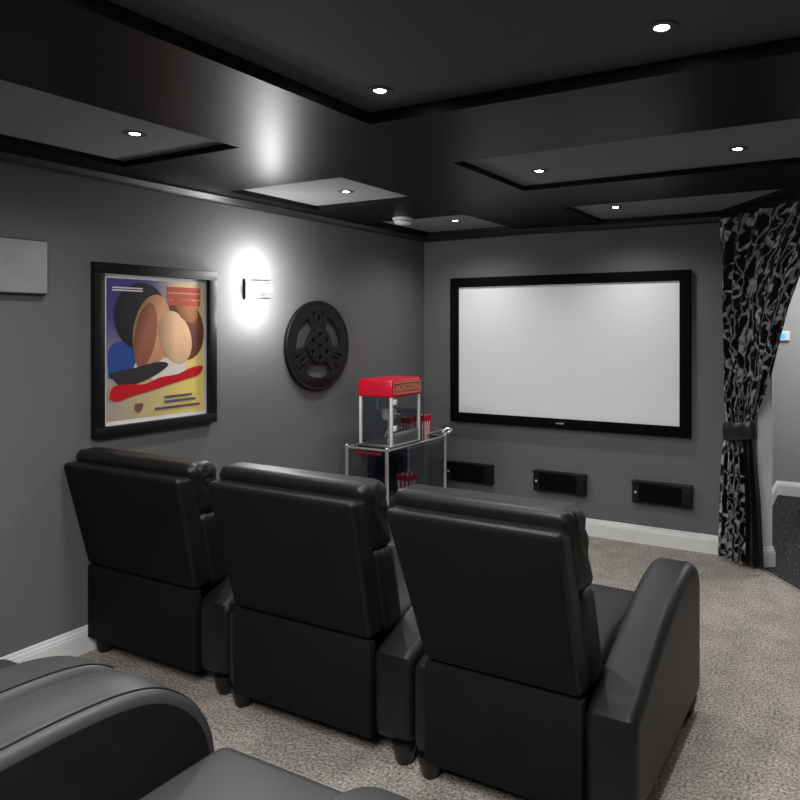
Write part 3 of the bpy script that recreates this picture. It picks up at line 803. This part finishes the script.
# ------------------------------------------------------------------ curtain in the doorway
def curtain():
    r = root('curtain', (2.42, -.14, 0), 'black and silver damask curtain tied back at the corner doorway', 'curtain')
    Q = Vector((2.52, -.12, 0)); d2 = Vector((.64, -.77, 0)); 
    # left / right edge at each height, from the rail down to the floor
    L = [(2.19, 2.335, -.115), (1.68, 2.345, -.11), (1.01, 2.362, -.11), (.85, 2.372, -.12), (.70, 2.350, -.12), (.35, 2.340, -.125), (.012, 2.325, -.13)]
    Rs = [(2.19, .98), (2.0, .72), (1.834, .541), (1.609, .403), (1.43, .325), (1.15, .215), (.948, .095), (.85, .075), (.70, .108), (.45, .150), (.012, .175)]
    def lerp(T, z, k):
        for a, c in zip(T, T[1:]):
            if a[0] >= z >= c[0]:
                t = (a[0]-z)/(a[0]-c[0]+1e-9); return a[k]+(c[k]-a[k])*t
        return T[-1][k] if z < T[-1][0] else T[0][k]
    Zs = [2.19-(2.19-.035)*j/90 for j in range(91)]
    def sample(u, z):
        lx, ly = lerp(L, z, 1), lerp(L, z, 2); s = lerp(Rs, z, 1); R_ = Q+d2*s+Vector((-.03, -.03, 0))
        p = Vector((lx+.032, ly, z))*(1-u)+Vector((R_.x+.03, R_.y, z))*u
        e = Vector((R_.x-lx, R_.y-ly, 0)); w = e.length; n = Vector((e.y, -e.x, 0)).normalized()
        tie = math.exp(-((z-.85)/.10)**2)
        amp = min(.030, .012+.05*w)*(1-.65*tie)
        q = amp*(sin(2*pi*6*u+.6*sin(3*z))+.35*sin(2*pi*13*u+1.3))
        return p+n*(q+.045*(1-tie)*0)+e.normalized()*(.010*sin(2*pi*6*u+1.2))*(1 if .02 < u < .98 else 0)
    def grid(u0, u1, nu, zs, uvs, off=0, col=None):
        bm = bmesh.new(); uvl = bm.loops.layers.uv.new('UVMap'); g = []
        for z in zs:
            row = []
            for i in range(nu+1):
                u = u0+(u1-u0)*i/nu; p = sample(u, z)
                row.append((bm.verts.new(p+Vector((0, off, 0))), (u*uvs, z)))
            g.append(row)
        for a, c in zip(g, g[1:]):
            for i in range(nu):
                f = bm.faces.new([q[0] for q in (a[i], a[i+1], c[i+1], c[i])])
                for l, q in zip(f.loops, (a[i], a[i+1], c[i+1], c[i])): l[uvl].uv = q[1]
        return bm
    up = [z for z in Zs if z >= .80]; lo = [z for z in Zs if z <= .86]
    obj('drape', grid(0, 1, 120, up, 1.0), damask_m, r, world=True)
    obj('drape_tail', grid(0, .62, 70, lo, .62), damask_m, r, world=True)
    lin_o = obj('lining', grid(.60, 1, 50, lo, .6), tie_m, r, world=True, label='plain black satin lining')
    # tieback: a satin band round the gathered cloth
    b = bmesh.new()
    a = sample(0, .85); c = sample(1, .85); e = (c-a); e.z = 0; n = Vector((e.y, -e.x, 0)).normalized(); m = (a+c)/2
    rings = []
    for zz, gr in ((.905, 1.02), (.895, 1.10), (.87, 1.14), (.83, 1.14), (.805, 1.10), (.795, 1.02)):
        row = []
        for k_ in range(28):
            t = 2*pi*k_/28
            p = m+e*(.56*gr*cos(t))+n*(.052*gr*sin(t)); p.z = zz+.018*cos(t)
            row.append(b.verts.new(p))
        rings.append(row)
    for A, B in zip(rings, rings[1:]):
        for k_ in range(28): b.faces.new((A[k_], A[(k_+1) % 28], B[(k_+1) % 28], B[k_]))
    obj('tieback', b, tie_m, r, world=True, label='black satin tieback')
    for o in r.children:
        if o.name.startswith(('drape', 'lining')):
            for p in o.data.polygons: p.use_smooth = True
    return r
curtain()
bm = slab(K0+D*(-.10)-NRM*.115, K0+D*1.25-NRM*.115, NRM, .03, 2.19, ZS)
tag(obj('curtain_track', bm, black_trim, None, False), 'black curtain track under the soffit above the corner doorway', 'curtain track')

# ------------------------------------------------------------------ hall beyond the doorway
r = root('thermostat', (2.535, 1.95, 1.42), 'small white thermostat with blue display on the wall beyond the doorway', 'thermostat')
obj('housing', rbox(-.052, .052, -.024, 0, -.043, .043, .008, 3), satin_white, r)
obj('display', bx(-.040, .012, -.0265, -.022, -.020, .024, bev=.002), lcd, r, label='blue lit display')
r = root('dumbbell', (2.80, 1.12, .047), 'chrome ended black dumbbell on the dark speckled floor at the right photo edge', 'dumbbell', None, .35)
for s in (-1, 1):
    b = bmesh.new(); lathe(b, [(0, s*.075), (.040, s*.075), (.045, s*.082), (.045, s*.125), (.038, s*.132), (0, s*.132)], 20, Matrix.Rotation(pi/2, 4, 'X')); hd = obj('head', b, black_plastic, r)
    b = bmesh.new(); lathe(b, [(.018, s*.1325), (.030, s*.1325), (.031, s*.136), (.018, s*.136)], 20, Matrix.Rotation(pi/2, 4, 'X')); obj('end_ring', b, chrome, hd, label='chrome ring')
b = bmesh.new(); lathe(b, [(.012, -.076), (.016, 0), (.012, .076)], 14, Matrix.Rotation(pi/2, 4, 'X')); obj('grip', b, chrome, r, label='chrome grip')

# ------------------------------------------------------------------ light
def area(name, loc, size, power, rot=(0, 0, 0), sy=None):
    L = bpy.data.lights.new(name, 'AREA'); L.energy = power; L.size = size; L.color = (1, 1, 1)
    if sy: L.shape = 'RECTANGLE'; L.size_y = sy
    o = bpy.data.objects.new(name, L); COL.objects.link(o); o.location = loc; o.rotation_euler = rot; return o
area('tray_fill', (2.25, -4.75, 2.262), 1.2, 100, sy=1.5)  # added soft fill overhead behind the camera, not a real tray fixture
area('hall_light', (3.3, 1.0, 2.40), 1.0, 48)
W0 = bpy.data.worlds.new('world'); SC.world = W0; W0.use_nodes = True
W0.node_tree.nodes['Background'].inputs['Color'].default_value = (.5, .5, .5, 1); W0.node_tree.nodes['Background'].inputs['Strength'].default_value = .02

# ------------------------------------------------------------------ camera
cam = bpy.data.cameras.new('camera'); co = bpy.data.objects.new('camera', cam); COL.objects.link(co)
co.location = (3.2, -4.76, 1.5); co.rotation_euler = (pi/2, 0, .484)
cam.sensor_fit = 'HORIZONTAL'; cam.sensor_width = 36; cam.lens = 36*700/800
cam.shift_x = -(500-400)/800; cam.shift_y = -(400-327)/800
cam.clip_start = .05
SC.camera = co
SC.view_settings.view_transform = 'Standard'; SC.view_settings.look = 'None'; SC.view_settings.exposure = 0; SC.view_settings.gamma = 1
SC.cycles.use_denoising = True
SC.cycles.max_bounces = 8
SC.cycles.transparent_max_bounces = 32
